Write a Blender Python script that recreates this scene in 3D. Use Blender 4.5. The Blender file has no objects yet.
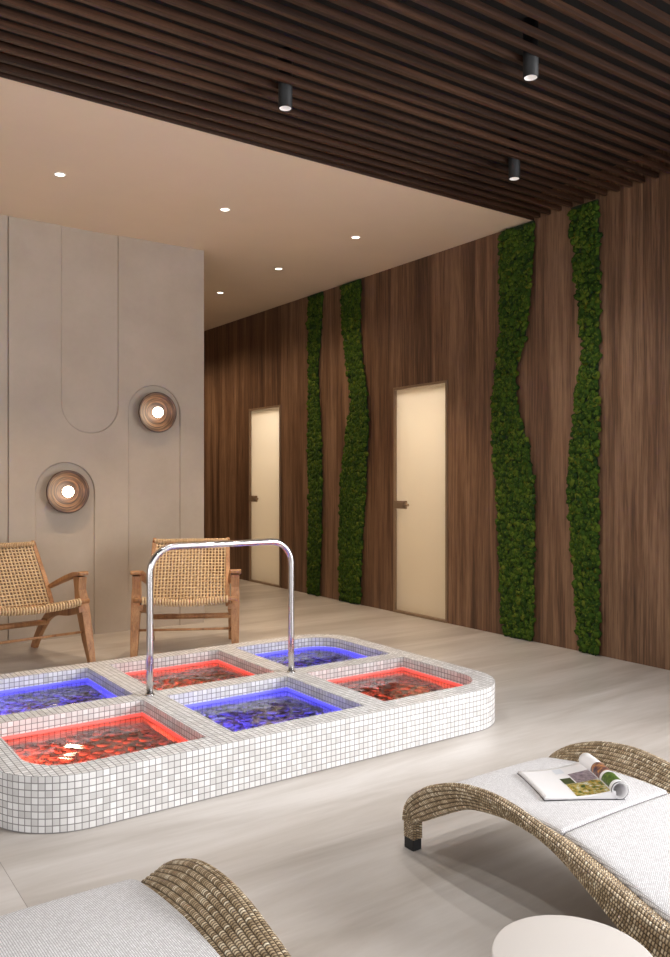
import bpy, bmesh, math, random
from mathutils import Vector, Matrix, noise
from mathutils.geometry import tessellate_polygon
rnd = random.Random(7)
SC = bpy.context.scene
COL = SC.collection
PI = math.pi
S = math.sin
Cs = math.cos

# ------------------------------------------------------------------ nodes
class NT:
    def __init__(s, name):
        s.m = bpy.data.materials.new(name); s.m.use_nodes = True
        s.t = s.m.node_tree; s.t.nodes.clear()
        s.out = s.t.nodes.new('ShaderNodeOutputMaterial')
    def n(s, typ, ins=None, **props):
        nd = s.t.nodes.new('ShaderNode' + typ)
        for k, v in props.items(): setattr(nd, k, v)
        for k, v in (ins or {}).items():
            sock = nd.inputs[k]
            if isinstance(v, bpy.types.NodeSocket): s.t.links.new(v, sock)
            else: sock.default_value = v
        return nd
    def math(s, op, a, b=0.0, c=0.0):
        return s.n('Math', {0: a, 1: b, 2: c}, operation=op).outputs[0]
    def vmath(s, op, a, b=(0, 0, 0)):
        return s.n('VectorMath', {0: a, 1: b}, operation=op).outputs[0]
    def ramp(s, fac, stops, interp='LINEAR'):
        nd = s.n('ValToRGB', {'Fac': fac}); cr = nd.color_ramp; cr.interpolation = interp
        while len(cr.elements) < len(stops): cr.elements.new(0.5)
        for e, (p, c) in zip(cr.elements, stops):
            e.position = p; e.color = (*c, 1) if len(c) == 3 else c
        return nd.outputs[0]
    def mix(s, fac, a, b, blend='MIX'):
        nd = s.n('Mix', data_type='RGBA', blend_type=blend)
        for k, v in ((0, fac), (6, a), (7, b)):
            if isinstance(v, bpy.types.NodeSocket): s.t.links.new(v, nd.inputs[k])
            else: nd.inputs[k].default_value = v if k == 0 else ((*v, 1) if len(v) == 3 else v)
        return nd.outputs[2]
    def noise(s, vec, scale, detail=3, rough=.55, out=0, dist=0):
        return s.n('TexNoise', {'Vector': vec, 'Scale': scale, 'Detail': detail, 'Roughness': rough, 'Distortion': dist}).outputs[out]
    def mapping(s, vec, scale=(1, 1, 1), loc=(0, 0, 0), rot=(0, 0, 0)):
        return s.n('Mapping', {'Vector': vec, 'Scale': scale, 'Location': loc, 'Rotation': rot}).outputs[0]
    def obj(s): return s.n('TexCoord').outputs['Object']
    def uv(s): return s.n('TexCoord').outputs['UV']
    def bump(s, h, strength=.3, dist=.002):
        return s.n('Bump', {'Height': h, 'Strength': strength, 'Distance': dist}).outputs[0]
    def done(s, base=(.8, .8, .8), rough=.5, metal=0.0, normal=None, **kw):
        ins = {'Base Color': (*base, 1) if isinstance(base, tuple) and len(base) == 3 else base, 'Roughness': rough, 'Metallic': metal}
        if normal is not None: ins['Normal'] = normal
        for k, v in kw.items(): ins[k.replace('_', ' ')] = v
        p = s.n('BsdfPrincipled', ins)
        s.t.links.new(p.outputs[0], s.out.inputs['Surface'])
        return s.m

def simple(name, base, rough=.5, metal=0.0, **kw): return NT(name).done(base, rough, metal, **kw)
def emit(name, col, strength, base=(.5, .5, .5)):
    return NT(name).done(base, .5, Emission_Color=(*col, 1), Emission_Strength=strength)

M = {}
def build_materials():
    # pale stone floor with long soft streaks running along x
    t = NT('floor_stone'); o = t.obj()
    sep = t.n('SeparateXYZ', {0: o}).outputs
    tx = t.math('FLOOR', t.math('DIVIDE', t.math('SUBTRACT', sep[0], .624), 4.8)); ty = t.math('FLOOR', t.math('DIVIDE', t.math('ADD', sep[1], .1), 1.2))
    rid = t.n('TexWhiteNoise', {'Vector': t.n('CombineXYZ', {0: tx, 1: ty}).outputs[0]}, noise_dimensions='2D').outputs[0]
    offs = t.n('CombineXYZ', {1: t.math('MULTIPLY', rid, 9.0)}).outputs[0]
    v = t.vmath('ADD', t.mapping(o, (.6, 3.4, 1), rot=(0, 0, .14)), offs)
    n1 = t.noise(v, 1.1, 6, .6, dist=.6); n2 = t.noise(t.mapping(o, (2, 26, 1)), 1.3, 4, .6)
    n3 = t.noise(o, 60, 3)
    c = t.ramp(n1, [(.32, (.36, .318, .28)), (.5, (.50, .46, .425)), (.66, (.62, .585, .555))])
    c = t.mix(t.math('MULTIPLY', n2, .5), c, (.38, .335, .29))
    c = t.mix(t.math('MULTIPLY', n3, .12), c, (.40, .36, .33))
    fx = t.math('ABSOLUTE', t.math('SUBTRACT', t.math('FRACT', t.math('DIVIDE', t.math('SUBTRACT', sep[0], .624), 4.8)), .5))
    fy = t.math('ABSOLUTE', t.math('SUBTRACT', t.math('FRACT', t.math('DIVIDE', t.math('ADD', sep[1], .1), 1.2)), .5))
    g = t.math('MAXIMUM', t.math('GREATER_THAN', fx, .5 - .00022), 0.0)
    c = t.mix(t.math('MULTIPLY', g, .8), c, (.17, .15, .13))
    M['floor'] = t.done(c, t.math('ADD', t.math('MULTIPLY', n2, .12), .30), normal=t.bump(n3, .04), Specular_IOR_Level=.45)

    # beige textured plaster
    t = NT('plaster'); o = t.obj()
    n1 = t.noise(o, 2.2, 6, .65); n2 = t.noise(o, 26, 4, .6)
    c = t.ramp(n1, [(.3, (.42, .352, .283)), (.7, (.49, .417, .342))]); c = t.mix(t.math('MULTIPLY', n2, .22), c, (.38, .32, .27))
    M['plaster'] = t.done(c, .85, normal=t.bump(n2, .12))
    t = NT('ceiling_paint'); o = t.obj()
    n1 = t.noise(o, 1.4, 5, .6)
    M['ceiling'] = t.done(t.ramp(n1, [(.3, (.80, .65, .48)), (.7, (.84, .685, .51))]), .8)
    M['cream'] = simple('cream_plaster', (.82, .75, .64), .8)
    M['dark_ceiling'] = simple('dark_void', (.010, .009, .008), .9)

    # walnut panelling; grain runs along z of object space
    def wood(name, dark, mid, light, panel=.42, axis='z', rough=.45, gs=1.0):
        t = NT(name); o = t.obj()
        if axis == 'x': o = t.n('CombineXYZ', {0: t.n('SeparateXYZ', {0: o}).outputs[2], 1: t.n('SeparateXYZ', {0: o}).outputs[1], 2: t.n('SeparateXYZ', {0: o}).outputs[0]}).outputs[0]
        sp = t.n('SeparateXYZ', {0: o}).outputs
        pid = t.math('FLOOR', t.math('DIVIDE', t.math('ADD', sp[1], 50.07), panel))
        r = t.n('TexWhiteNoise', {'W': pid}, noise_dimensions='1D').outputs[0]
        off = t.n('CombineXYZ', {1: t.math('MULTIPLY', r, 17.0), 2: t.math('MULTIPLY', r, 31.0)}).outputs[0]
        p = t.vmath('ADD', o, off)
        broad = t.noise(t.mapping(p, (7 * gs, 7 * gs, .34 * gs)), 1.0, 4, .62, dist=.9)
        fine = t.noise(t.mapping(p, (52 * gs, 52 * gs, 1.5 * gs)), 1.0, 5, .7, dist=.3)
        pores = t.noise(t.mapping(p, (190 * gs, 190 * gs, 5.0 * gs)), 1.0, 2, .6)
        f = t.math('ADD', t.math('MULTIPLY', broad, .55), t.math('MULTIPLY', fine, .45))
        f = t.math('ADD', f, t.math('MULTIPLY', t.math('SUBTRACT', r, .5), .09))
        c = t.ramp(f, [(.37, dark), (.49, mid), (.61, light)])
        c = t.mix(t.math('MULTIPLY', t.n('MapRange', {0: pores, 1: .52, 2: .68}).outputs[0], .5), c, tuple(x * .45 for x in dark))
        return t.done(c, rough, normal=t.bump(pores, .08))
    M['walnut'] = wood('walnut_panel', (.060, .027, .0145), (.150, .077, .040), (.27, .155, .088))
    M['slat'] = wood('slat_wood', (.018, .007, .0035), (.042, .0175, .009), (.085, .037, .019), axis='x')
    M['teak'] = wood('teak', (.22, .095, .036), (.36, .17, .07), (.47, .25, .11), panel=9, rough=.5, gs=1.2)
    # turned dish: concentric rings
    t = NT('turned_wood'); o = t.obj()
    rr = t.n('VectorMath', {0: t.mapping(o, (1, 0, 1))}, operation='LENGTH').outputs['Value']
    w = t.noise(t.n('CombineXYZ', {0: t.math('MULTIPLY', rr, 95), 1: t.math('MULTIPLY', t.n('SeparateXYZ', {0: o}).outputs[0], 6), 2: t.math('MULTIPLY', t.n('SeparateXYZ', {0: o}).outputs[2], 6)}).outputs[0], 1.0, 3, .6)
    M['dish'] = t.done(t.ramp(w, [(.36, (.022, .009, .004)), (.5, (.075, .032, .014)), (.64, (.19, .095, .046))]), .4, normal=t.bump(w, .2, .004))

    # white mosaic
    t = NT('mosaic'); uv = t.n('SeparateXYZ', {0: t.uv()}).outputs
    P = .025
    u = t.math('DIVIDE', uv[0], P); v = t.math('DIVIDE', uv[1], P)
    wn = t.n('TexWhiteNoise', {'Vector': t.n('CombineXYZ', {0: t.math('FLOOR', u), 1: t.math('FLOOR', v)}).outputs[0]}, noise_dimensions='2D').outputs[0]
    du = t.math('ABSOLUTE', t.math('SUBTRACT', t.math('FRACT', u), .5)); dv = t.math('ABSOLUTE', t.math('SUBTRACT', t.math('FRACT', v), .5))
    d = t.math('MAXIMUM', du, dv)
    g = t.n('MapRange', {0: d, 1: .415, 2: .455}).outputs[0]
    vein = t.noise(t.obj(), 45, 4, .65)
    c = t.ramp(wn, [(0, (.58, .565, .555)), (.5, (.70, .685, .675)), (1, (.84, .83, .825))])
    c = t.mix(t.math('MULTIPLY', vein, .22), c, (.58, .56, .55))
    c = t.mix(g, c, (.22, .208, .2))
    M['mosaic'] = t.done(c, t.math('ADD', t.math('MULTIPLY', g, .5), .28), normal=t.bump(t.math('SUBTRACT', 1.0, g), .35, .0015))

    # water
    t = NT('water')
    n1 = t.noise(t.obj(), 16, 2, .5)
    gl = t.n('BsdfRefraction', {'Color': (1, 1, 1, 1), 'Roughness': 0.0, 'IOR': 1.33, 'Normal': t.bump(n1, .02, .01)})
    gs = t.n('BsdfGlossy', {'Color': (1, 1, 1, 1), 'Roughness': .02, 'Normal': t.bump(n1, .02, .01)})
    fr = t.n('Fresnel', {'IOR': 1.33})
    mx = t.n('MixShader', {0: fr.outputs[0], 1: gl.outputs[0], 2: gs.outputs[0]})
    t.t.links.new(mx.outputs[0], t.out.inputs['Surface']); M['water'] = t.m
    t = NT('pebble'); n1 = t.noise(t.vmath('ADD', t.obj(), t.n('NewGeometry').outputs['Position']), 18, 3, .6)
    M['pebble'] = t.done(t.ramp(n1, [(.38, (.035, .028, .025)), (.66, (.36, .31, .28))]), .22)
    M['led_red'] = emit('led_red', (1, .06, .04), .85, (.55, .2, .18))
    M['led_blue'] = emit('led_blue', (.07, .06, 1), 1.0, (.2, .2, .55))
    M['chrome'] = simple('chrome', (.66, .64, .64), .2, 1.0)
    M['black'] = simple('black_metal', (.006, .006, .0065), .6)
    M['bronze'] = simple('bronze', (.30, .205, .13), .4, .35)
    M['lamp_ring'] = simple('white_ring', (.75, .70, .65), .4)
    M['lamp_glow'] = emit('lamp_glow', (1, .88, .74), 5.0)
    M['spot_lens'] = emit('spot_lens', (1, .93, .88), .35, (.55, .52, .50))
    M['bulb'] = emit('bulb_glow', (1, .86, .68), 9.0, (.9, .9, .9))
    # frosted door pane
    t = NT('frosted_pane')
    a = t.n('BsdfTranslucent', {'Color': (.94, .91, .84, 1)}); b = t.n('BsdfDiffuse', {'Color': (.55, .47, .37, 1)}); gl = t.n('BsdfGlossy', {'Color': (1, 1, 1, 1), 'Roughness': .15})
    mx = t.n('MixShader', {0: .35, 1: a.outputs[0], 2: b.outputs[0]}); mx2 = t.n('MixShader', {0: .04, 1: mx.outputs[0], 2: gl.outputs[0]})
    t.t.links.new(mx2.outputs[0], t.out.inputs['Surface']); M['pane'] = t.m
    # moss
    t = NT('moss'); o = t.obj()
    g = t.n('NewGeometry').outputs['Random Per Island']; n1 = t.noise(o, 90, 3, .6)
    c = t.ramp(g, [(0, (.010, .028, .003)), (.45, (.028, .066, .004)), (.8, (.065, .112, .007)), (1, (.12, .145, .014))])
    c = t.mix(t.math('MULTIPLY', n1, .4), c, (.014, .036, .003))
    M['moss'] = t.done(c, .85, Specular_IOR_Level=.2, normal=t.bump(n1, .3, .004))
    M['moss_back'] = simple('moss_backing', (.012, .026, .006), .9)
    # cane
    t = NT('cane'); n1 = t.noise(t.obj(), 60, 3); g = t.n('NewGeometry').outputs['Random Per Island']
    c = t.ramp(n1, [(.3, (.55, .37, .19)), (.7, (.76, .57, .35))]); c = t.mix(t.math('MULTIPLY', g, .25), c, (.40, .25, .12))
    M['cane'] = t.done(c, .55)
    M['shade_webbing'] = simple('shade_brown_webbing', (.24, .125, .055), .7)  # rear weave layer, shade behind the cane holes put into its colour
    # wicker: u along the rib (m), v counts ribs
    t = NT('wicker'); uv = t.n('SeparateXYZ', {0: t.uv()}).outputs
    rib = t.math('FLOOR', uv[1])
    u = t.math('ADD', t.math('DIVIDE', uv[0], .0082), t.math('MULTIPLY', t.n('TexWhiteNoise', {'W': rib}, noise_dimensions='1D').outputs[0], 7.0))
    u = t.math('ADD', u, t.math('MULTIPLY', t.math('FRACT', uv[1]), .55))
    wn = t.n('TexWhiteNoise', {'Vector': t.n('CombineXYZ', {0: t.math('FLOOR', u), 1: rib}).outputs[0]}, noise_dimensions='2D').outputs[0]
    fu = t.math('ABSOLUTE', t.math('SUBTRACT', t.math('FRACT', u), .5)); fv = t.math('ABSOLUTE', t.math('SUBTRACT', t.math('FRACT', uv[1]), .5))
    gap = t.math('MAXIMUM', t.n('MapRange', {0: fu, 1: .22, 2: .46}).outputs[0], t.n('MapRange', {0: fv, 1: .36, 2: .49}).outputs[0])
    c = t.ramp(wn, [(0, (.29, .20, .105)), (.5, (.50, .365, .215)), (.85, (.70, .55, .36)), (1, (.88, .76, .56))])
    c = t.mix(t.math('MULTIPLY', gap, .92), c, (.075, .045, .024))
    M['wicker'] = t.done(c, .5, normal=t.bump(t.math('SUBTRACT', 1.0, gap), .9, .004))
    # cushion cloth
    t = NT('cushion_cloth'); uv = t.n('SeparateXYZ', {0: t.uv()}).outputs
    u = t.math('DIVIDE', uv[0], .0052); v = t.math('DIVIDE', uv[1], .0052)
    v2 = t.math('ADD', v, t.math('MULTIPLY', t.math('MODULO', t.math('FLOOR', u), 2.0), .5))
    wn = t.n('TexWhiteNoise', {'Vector': t.n('CombineXYZ', {0: t.math('FLOOR', u), 1: t.math('FLOOR', v2)}).outputs[0]}, noise_dimensions='2D').outputs[0]
    fu = t.math('ABSOLUTE', t.math('SUBTRACT', t.math('FRACT', u), .5)); fv = t.math('ABSOLUTE', t.math('SUBTRACT', t.math('FRACT', v2), .5))
    gap = t.n('MapRange', {0: t.math('MAXIMUM', fu, fv), 1: .28, 2: .5}).outputs[0]
    c = t.mix(gap, t.ramp(wn, [(0, (.68, .665, .67)), (1, (.86, .85, .855))]), (.25, .235, .24))
    M['cushion'] = t.done(c, .9, normal=t.bump(t.math('SUBTRACT', 1.0, gap), .5, .001))
    M['paper'] = simple('paper', (.80, .78, .78), .35)
    M['cover'] = simple('magazine_cover', (.03, .028, .03), .35)
    M['ink_block'] = simple('faint_print', (.66, .68, .72), .4)
    def photo(name, stops, scale, stretch=(1, 1, 1)):
        t = NT(name); n1 = t.noise(t.mapping(t.uv(), stretch), scale, 4, .65)
        M[name] = t.done(t.ramp(n1, stops), .3)
    photo('print_garden', [(.34, (.02, .045, .01)), (.44, (.10, .15, .03)), (.49, (.50, .28, .03)), (.55, (.36, .36, .14)), (.62, (.66, .64, .58))], 6)
    photo('print_dark_green', [(.3, (.02, .03, .01)), (.7, (.10, .12, .05))], 7)
    photo('print_violet', [(.3, (.10, .07, .10)), (.6, (.35, .28, .30)), (.75, (.55, .48, .45))], 5)
    photo('print_orange', [(.36, (.03, .02, .04)), (.5, (.16, .07, .06)), (.6, (.55, .25, .08))], 3, (1, 2, 1))
    photo('print_green', [(.35, (.015, .035, .008)), (.55, (.08, .15, .02)), (.7, (.20, .26, .06))], 8)
    M['table'] = simple('table_top', (.66, .615, .575), .45)

# ------------------------------------------------------------------ mesh helper
class MB:
    def __init__(s): s.v = []; s.f = []; s.uv = []; s.mi = []; s.sm = []
    def face(s, pts, uvs=None, mi=0, smooth=False):
        i = len(s.v); s.v += [tuple(p) for p in pts]; s.f.append(tuple(range(i, i + len(pts))))
        s.uv.append(uvs or [(0, 0)] * len(pts)); s.mi.append(mi); s.sm.append(smooth)
    def grid(s, P, U=None, mi=0, smooth=True, closev=False, closeu=False):
        """P[i][j] points, U same-shaped uvs"""
        base = len(s.v); n = len(P); m = len(P[0])
        for r in P: s.v += [tuple(p) for p in r]
        for i in range(n if closeu else n - 1):
            for j in range(m if closev else m - 1):
                i2 = (i + 1) % n; j2 = (j + 1) % m
                s.f.append((base + i * m + j, base + i2 * m + j, base + i2 * m + j2, base + i * m + j2))
                s.uv.append([U[i][j], U[i2][j], U[i2][j2], U[i][j2]] if U else [(0, 0)] * 4)
                s.mi.append(mi); s.sm.append(smooth)
    def fan(s, ring, mi=0, rev=False, smooth=False):
        s.face(list(reversed(ring)) if rev else ring, mi=mi, smooth=smooth)
    def box(s, a, b, mi=0, mat=None):
        x0, y0, z0 = a; x1, y1, z1 = b
        c = [Vector(p) for p in ((x0, y0, z0), (x1, y0, z0), (x1, y1, z0), (x0, y1, z0), (x0, y0, z1), (x1, y0, z1), (x1, y1, z1), (x0, y1, z1))]
        if mat: c = [mat @ p for p in c]
        i = len(s.v); s.v += [tuple(p) for p in c]
        for q in ((0, 3, 2, 1), (4, 5, 6, 7), (0, 1, 5, 4), (1, 2, 6, 5), (2, 3, 7, 6), (3, 0, 4, 7)):
            s.f.append(tuple(i + k for k in q)); s.uv.append([(0, 0)] * 4); s.mi.append(mi); s.sm.append(False)
    def lathe(s, prof, n=48, M4=None, mi=0, smooth=True):
        """prof (r, z) about local z"""
        P = []
        for k in range(n):
            a = 2 * PI * k / n
            row = [Vector((r * Cs(a), r * S(a), z)) for r, z in prof]
            P.append([M4 @ p for p in row] if M4 else row)
        s.grid(P, mi=mi, smooth=smooth, closeu=True)
    def tube(s, pts, rad, n=10, mi=0, caps=True, closed=False, flat=1.0, up=None):
        pts = [Vector(p) for p in pts]; N = len(pts); rows = []
        nrm = None
        for i, p in enumerate(pts):
            if closed: t = pts[(i + 1) % N] - pts[i - 1]
            else: t = pts[min(i + 1, N - 1)] - pts[max(i - 1, 0)]
            t.normalize()
            if nrm is None:
                nrm = Vector(up) if up else (Vector((0, 0, 1)) if abs(t.z) < .9 else Vector((1, 0, 0)))
            nrm = (nrm - t * nrm.dot(t)).normalized(); b = t.cross(nrm)
            r = rad[i] if isinstance(rad, (list, tuple)) else rad
            rows.append([p + nrm * (r * flat * Cs(2 * PI * k / n)) + b * (r * S(2 * PI * k / n)) for k in range(n)])
        s.grid(rows, closev=True, closeu=closed, mi=mi)
        if caps and not closed: s.fan(rows[0], mi, False); s.fan(rows[-1], mi, True)
    def build(s, name, mats, parent=None, merge=True, bevel=0, recalc=True):
        me = bpy.data.meshes.new(name); me.from_pydata(s.v, [], s.f)
        for m in (mats if isinstance(mats, (list, tuple)) else [mats]): me.materials.append(m)
        ul = me.uv_layers.new(name='UVMap'); flat = [c for f in s.uv for uv in f for c in uv]
        ul.data.foreach_set('uv', flat)
        me.polygons.foreach_set('material_index', s.mi); me.polygons.foreach_set('use_smooth', s.sm)
        bm = bmesh.new(); bm.from_mesh(me)
        if merge: bmesh.ops.remove_doubles(bm, verts=bm.verts, dist=1e-5)
        if recalc: bmesh.ops.recalc_face_normals(bm, faces=bm.faces)
        if bevel:
            es = [e for e in bm.edges if len(e.link_faces) == 2 and e.calc_face_angle(0) > .6]
            bmesh.ops.bevel(bm, geom=es, offset=bevel, segments=2, affect='EDGES', profile=.6)
        bm.to_mesh(me); bm.free(); me.update()
        o = bpy.data.objects.new(name, me); COL.objects.link(o)
        if parent: o.parent = parent
        return o

def empty(name, loc, label, cat, group=None, rz=0):
    o = bpy.data.objects.new(name, None); COL.objects.link(o); o.location = loc; o.rotation_euler = (0, 0, rz)
    o.empty_display_size = .1
    return tag(o, label, cat, group)
def tag(o, label, cat, group=None, kind=None):
    o['label'] = label; o['category'] = cat
    if group: o['group'] = group
    if kind: o['kind'] = kind
    return o
def struct(o, label=None, cat=None):
    o['kind'] = 'structure'
    if label: o['label'] = label
    if cat: o['category'] = cat
    return o
def copy_tree(o, parent=None):
    c = o.copy(); COL.objects.link(c)
    if parent: c.parent = parent
    for ch in list(o.children): copy_tree(ch, c)
    return c
def lerp_path(pts, n):
    """Catmull-Rom resample of 2-D/3-D points, n samples per span"""
    pts = [Vector(p) for p in pts]; out = []
    for i in range(len(pts) - 1):
        p0 = pts[max(i - 1, 0)]; p1 = pts[i]; p2 = pts[i + 1]; p3 = pts[min(i + 2, len(pts) - 1)]
        for k in range(n):
            t = k / n
            out.append(.5 * ((2 * p1) + (p2 - p0) * t + (2 * p0 - 5 * p1 + 4 * p2 - p3) * t * t + (3 * p1 - p0 - 3 * p2 + p3) * t ** 3))
    out.append(pts[-1]); return out
def interp(tab, x):
    if x <= tab[0][0]: return tab[0][1]
    for (a, va), (b, vb) in zip(tab, tab[1:]):
        if x <= b: return va + (vb - va) * (x - a) / (b - a)
    return tab[-1][1]
def smooth_interp(tab, x):
    pts = lerp_path([(a, b) for a, b in tab], 8)
    return interp([(p[0], p[1]) for p in pts], x)

def prism(mb, outer, holes, to3, d0, d1, uvscale=1):
    """planar polygon with holes, extruded between depth d0 and d1; to3(a, b, d) -> point"""
    loops = [outer] + holes
    flat = [p for l in loops for p in l]
    tris = tessellate_polygon([[Vector((p[0], p[1], 0)) for p in l] for l in loops])
    for d in (d0, d1):
        for t in tris: mb.face([to3(*flat[i], d) for i in t])
    for l in loops:
        for i in range(len(l)):
            a, b = l[i], l[(i + 1) % len(l)]
            mb.face([to3(*a, d0), to3(*b, d0), to3(*b, d1), to3(*a, d1)])

# ------------------------------------------------------------------ shell
WX = 4.82; WY = 6.42; CZ = 3.23; X0 = -3.5; Y0 = -3.6; Y1 = 11.5; SY = 4.22
DOORS = [(7.945, 8.68, 2.095), (5.17, 5.905, 2.10)]
WIN = (-2.9, 1.5, .25, 3.0)
def shell():
    b = MB(); b.box((X0, Y0, -.12), (WX, Y1, 0)); struct(b.build('floor', M['floor']), 'pale streaked stone tile floor', 'floor')
    b = MB(); b.box((X0, SY, CZ), (WX, Y1, 3.6)); struct(b.build('ceiling', M['ceiling']), 'smooth beige lowered ceiling with recessed lights', 'ceiling')
    b = MB(); b.box((X0, Y0, 3.42), (WX, SY - .012, 3.6)); struct(b.build('ceiling_upper', M['dark_ceiling']), 'black ceiling above the timber slats', 'ceiling')
    # slats hung below the dark ceiling
    b = MB(); y = SY - .048
    while y > Y0:
        b.box((X0, y - .024, CZ + .003), (WX - .002, y, CZ + .034)); y -= .1
    b.box((X0, SY - .012, CZ - .001), (WX - .002, SY, CZ + .19))
    struct(b.build('trim_1', M['slat']), 'dark brown timber slats across the ceiling', 'slatted ceiling')
    # right wall: walnut panels with two door openings and a window beyond the picture
    b = MB()
    outer = [(Y0, 0), (5.17, 0), (5.17, 2.10), (5.905, 2.10), (5.905, 0), (7.945, 0), (7.945, 2.095), (8.68, 2.095), (8.68, 0), (Y1, 0), (Y1, 3.6), (Y0, 3.6)]
    hole = [(WIN[0], WIN[2]), (WIN[1], WIN[2]), (WIN[1], WIN[3]), (WIN[0], WIN[3])]
    prism(b, outer, [hole], lambda a, c, d: (d, a, c), WX, WX + .16)
    struct(b.build('wall_right', M['walnut']), 'wall of vertical grained walnut panels', 'wall')
    b = MB()
    for (ya, yb) in ((WIN[0], WIN[0] + .06), (WIN[1] - .06, WIN[1]), (-1.0, -.94)): b.box((WX + .03, ya, WIN[2]), (WX + .1, yb, WIN[3]))
    for (za, zb) in ((WIN[2], WIN[2] + .06), (WIN[3] - .06, WIN[3])): b.box((WX + .031, WIN[0], za), (WX + .099, WIN[1], zb))
    struct(b.build('window_1', M['bronze']), 'wide window frame in the walnut wall behind the viewer', 'window')
    # back wall: backing plus a skin with recessed arches
    b = MB(); b.box((X0, WY + .014, 0), (3.115, WY + .20, 3.4)); struct(b.build('wall_back', M['plaster']), 'beige plaster wall with recessed arches', 'wall')
    def arc(cx, cz, r, a0, a1, n=20): return [(cx + r * Cs(a0 + (a1 - a0) * k / n), cz + r * S(a0 + (a1 - a0) * k / n)) for k in range(n + 1)]
    b = MB()
    def outline(e):
        o = [(1.499, 0), (1.70 - e, 0)] + arc(1.925, 1.147, .225 + e, PI, 0) + [(2.15 + e, 0), (2.44 - e, 0)] + arc(2.665, 1.80, .225 + e, PI, 0) + [(2.89 + e, 0), (3.115, 0), (3.115, CZ), (2.347 + e, CZ)]
        return o + arc(2.1215, 1.842, .2255 + e, 0, -PI) + [(1.896 - e, CZ), (1.499, CZ)]
    o1, o0 = outline(.007), outline(0)
    for t in tessellate_polygon([[Vector((p[0], p[1], 0)) for p in o1]]): b.face([(o1[k][0], WY, o1[k][1]) for k in t])
    for k in range(len(o1)):
        p, q = o1[k], o1[(k + 1) % len(o1)]; p2, q2 = o0[k], o0[(k + 1) % len(o1)]
        b.face([(p[0], WY, p[1]), (q[0], WY, q[1]), (q2[0], WY + .0139, q2[1]), (p2[0], WY + .0139, p2[1])])
    b.box((X0, WY, 0), (1.489, WY + .0139, CZ))
    struct(b.build('trim_2', M['plaster']), 'raised plaster skin around the arch recesses', 'wall panel')
    b = MB(); prism(b, [(Y0, 0), (Y1, 0), (Y1, 3.6), (Y0, 3.6)], [[(-2.6, .3), (2.6, .3), (2.6, 2.9), (-2.6, 2.9)]], lambda a, c, d: (d, a, c), X0 - .15, X0); struct(b.build('wall_left', M['plaster']), 'plain plaster wall outside the left of the view', 'wall')
    b = MB(); prism(b, [(X0, 0), (WX, 0), (WX, 3.6), (X0, 3.6)], [[(-3.0, .1), (4.4, .1), (4.4, 3.0), (-3.0, 3.0)]], lambda a, c, d: (a, d, c), Y0 - .15, Y0); struct(b.build('wall_front', M['walnut']), 'walnut wall behind the viewer', 'wall')
    b = MB(); b.box((X0, Y1, 0), (WX, Y1 + .15, 3.6)); struct(b.build('wall_end', M['walnut']), 'walnut wall at the far end of the passage', 'wall')
    for nm, sw, (a0, a1, z0, z1), lab in (('window_2', 0, (-3.0, 4.4, .1, 3.0), 'wide window frame in the wall behind the viewer'), ('fill_window', 1, (-2.6, 2.6, .3, 2.9), 'added window frame for fill light in the left wall outside the view')):  # the left window is added, an opening for fill light
        b = MB(); mid = (a0 + a1) / 2
        for (p, q, za, zb) in ((a0, a0 + .06, z0, z1), (a1 - .06, a1, z0, z1), (mid - .03, mid + .03, z0, z1), (a0, a1, z0, z0 + .059), (a0, a1, z1 - .059, z1)):
            b.box((X0 - .1, p, za), (X0 - .04, q, zb)) if sw else b.box((p, Y0 - .1, za), (q, Y0 - .04, zb))
        struct(b.build(nm, M['bronze']), lab, 'window')
    # doors
    for i, (ya, yb, h) in enumerate(DOORS):
        d = bpy.data.objects.new('door_%d' % (i + 1), None); COL.objects.link(d); d.location = (WX, (ya + yb) / 2, 0)
        struct(d, ['narrow frosted glass door near the grey wall, farther from view', 'wider looking frosted glass door between two moss strips, nearer to view'][i], 'door')
        w = (yb - ya) / 2; ft = .022
        f = MB(); f.box((-.012, -w + .001, .001), (.07, -w + ft, h - .001)); f.box((-.012, w - ft, .001), (.07, w - .001, h - .001))
        f.box((-.0119, -w + ft, h - ft), (.0699, w - ft, h - .0011)); f.box((-.0119, -w + ft, .0011), (.0699, w - ft, ft))
        f.build('door_frame', M['bronze'], d, bevel=.002)
        p = MB(); p.box((.012, -w + ft + .004, ft + .004), (.02, w - ft - .004, h - ft - .004)); p.build('glass_pane', M['pane'], d)
        k = MB(); k.box((-.014, w - ft - .155, .970), (.0115, w - ft + .004, 1.043)); k.box((-.026, w - ft - .135, .985), (-.0139, w - ft - .04, 1.028))
        hd = k.build('door_lock', M['bronze'], d, bevel=.003)
        l = MB(); l.tube([(-.012, w - ft - .150, 1.006), (-.012, w - ft - .195, 1.006)], .013, 12); l.build('lock_knob', M['bronze'], hd)
        # lit room behind
        n = MB(); x1 = WX + .17; x2 = WX + 1.5
        n.box((x2, ya - .3, 0), (x2 + .05, yb + .3, 2.5)); n.box((x1, ya - .35, 0), (x2, ya - .3, 2.5)); n.box((x1, yb + .3, 0), (x2, yb + .35, 2.5))
        n.box((x1, ya - .3, 2.5), (x2, yb + .3, 2.55)); n.box((x1, ya - .3, -.05), (x2, yb + .3, 0))
        struct(n.build('wall_cabin', M['cream']), 'cream room behind a frosted door', 'wall')
        li = bpy.data.lights.new('cabin_lamp', 'AREA'); li.shape = 'SQUARE'; li.size = .3; li.energy = 25; li.color = (1, .90, .78)
        lo = bpy.data.objects.new('cabin_lamp', li); COL.objects.link(lo); lo.location = (WX + .75, ya + .18, 2.42)

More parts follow.
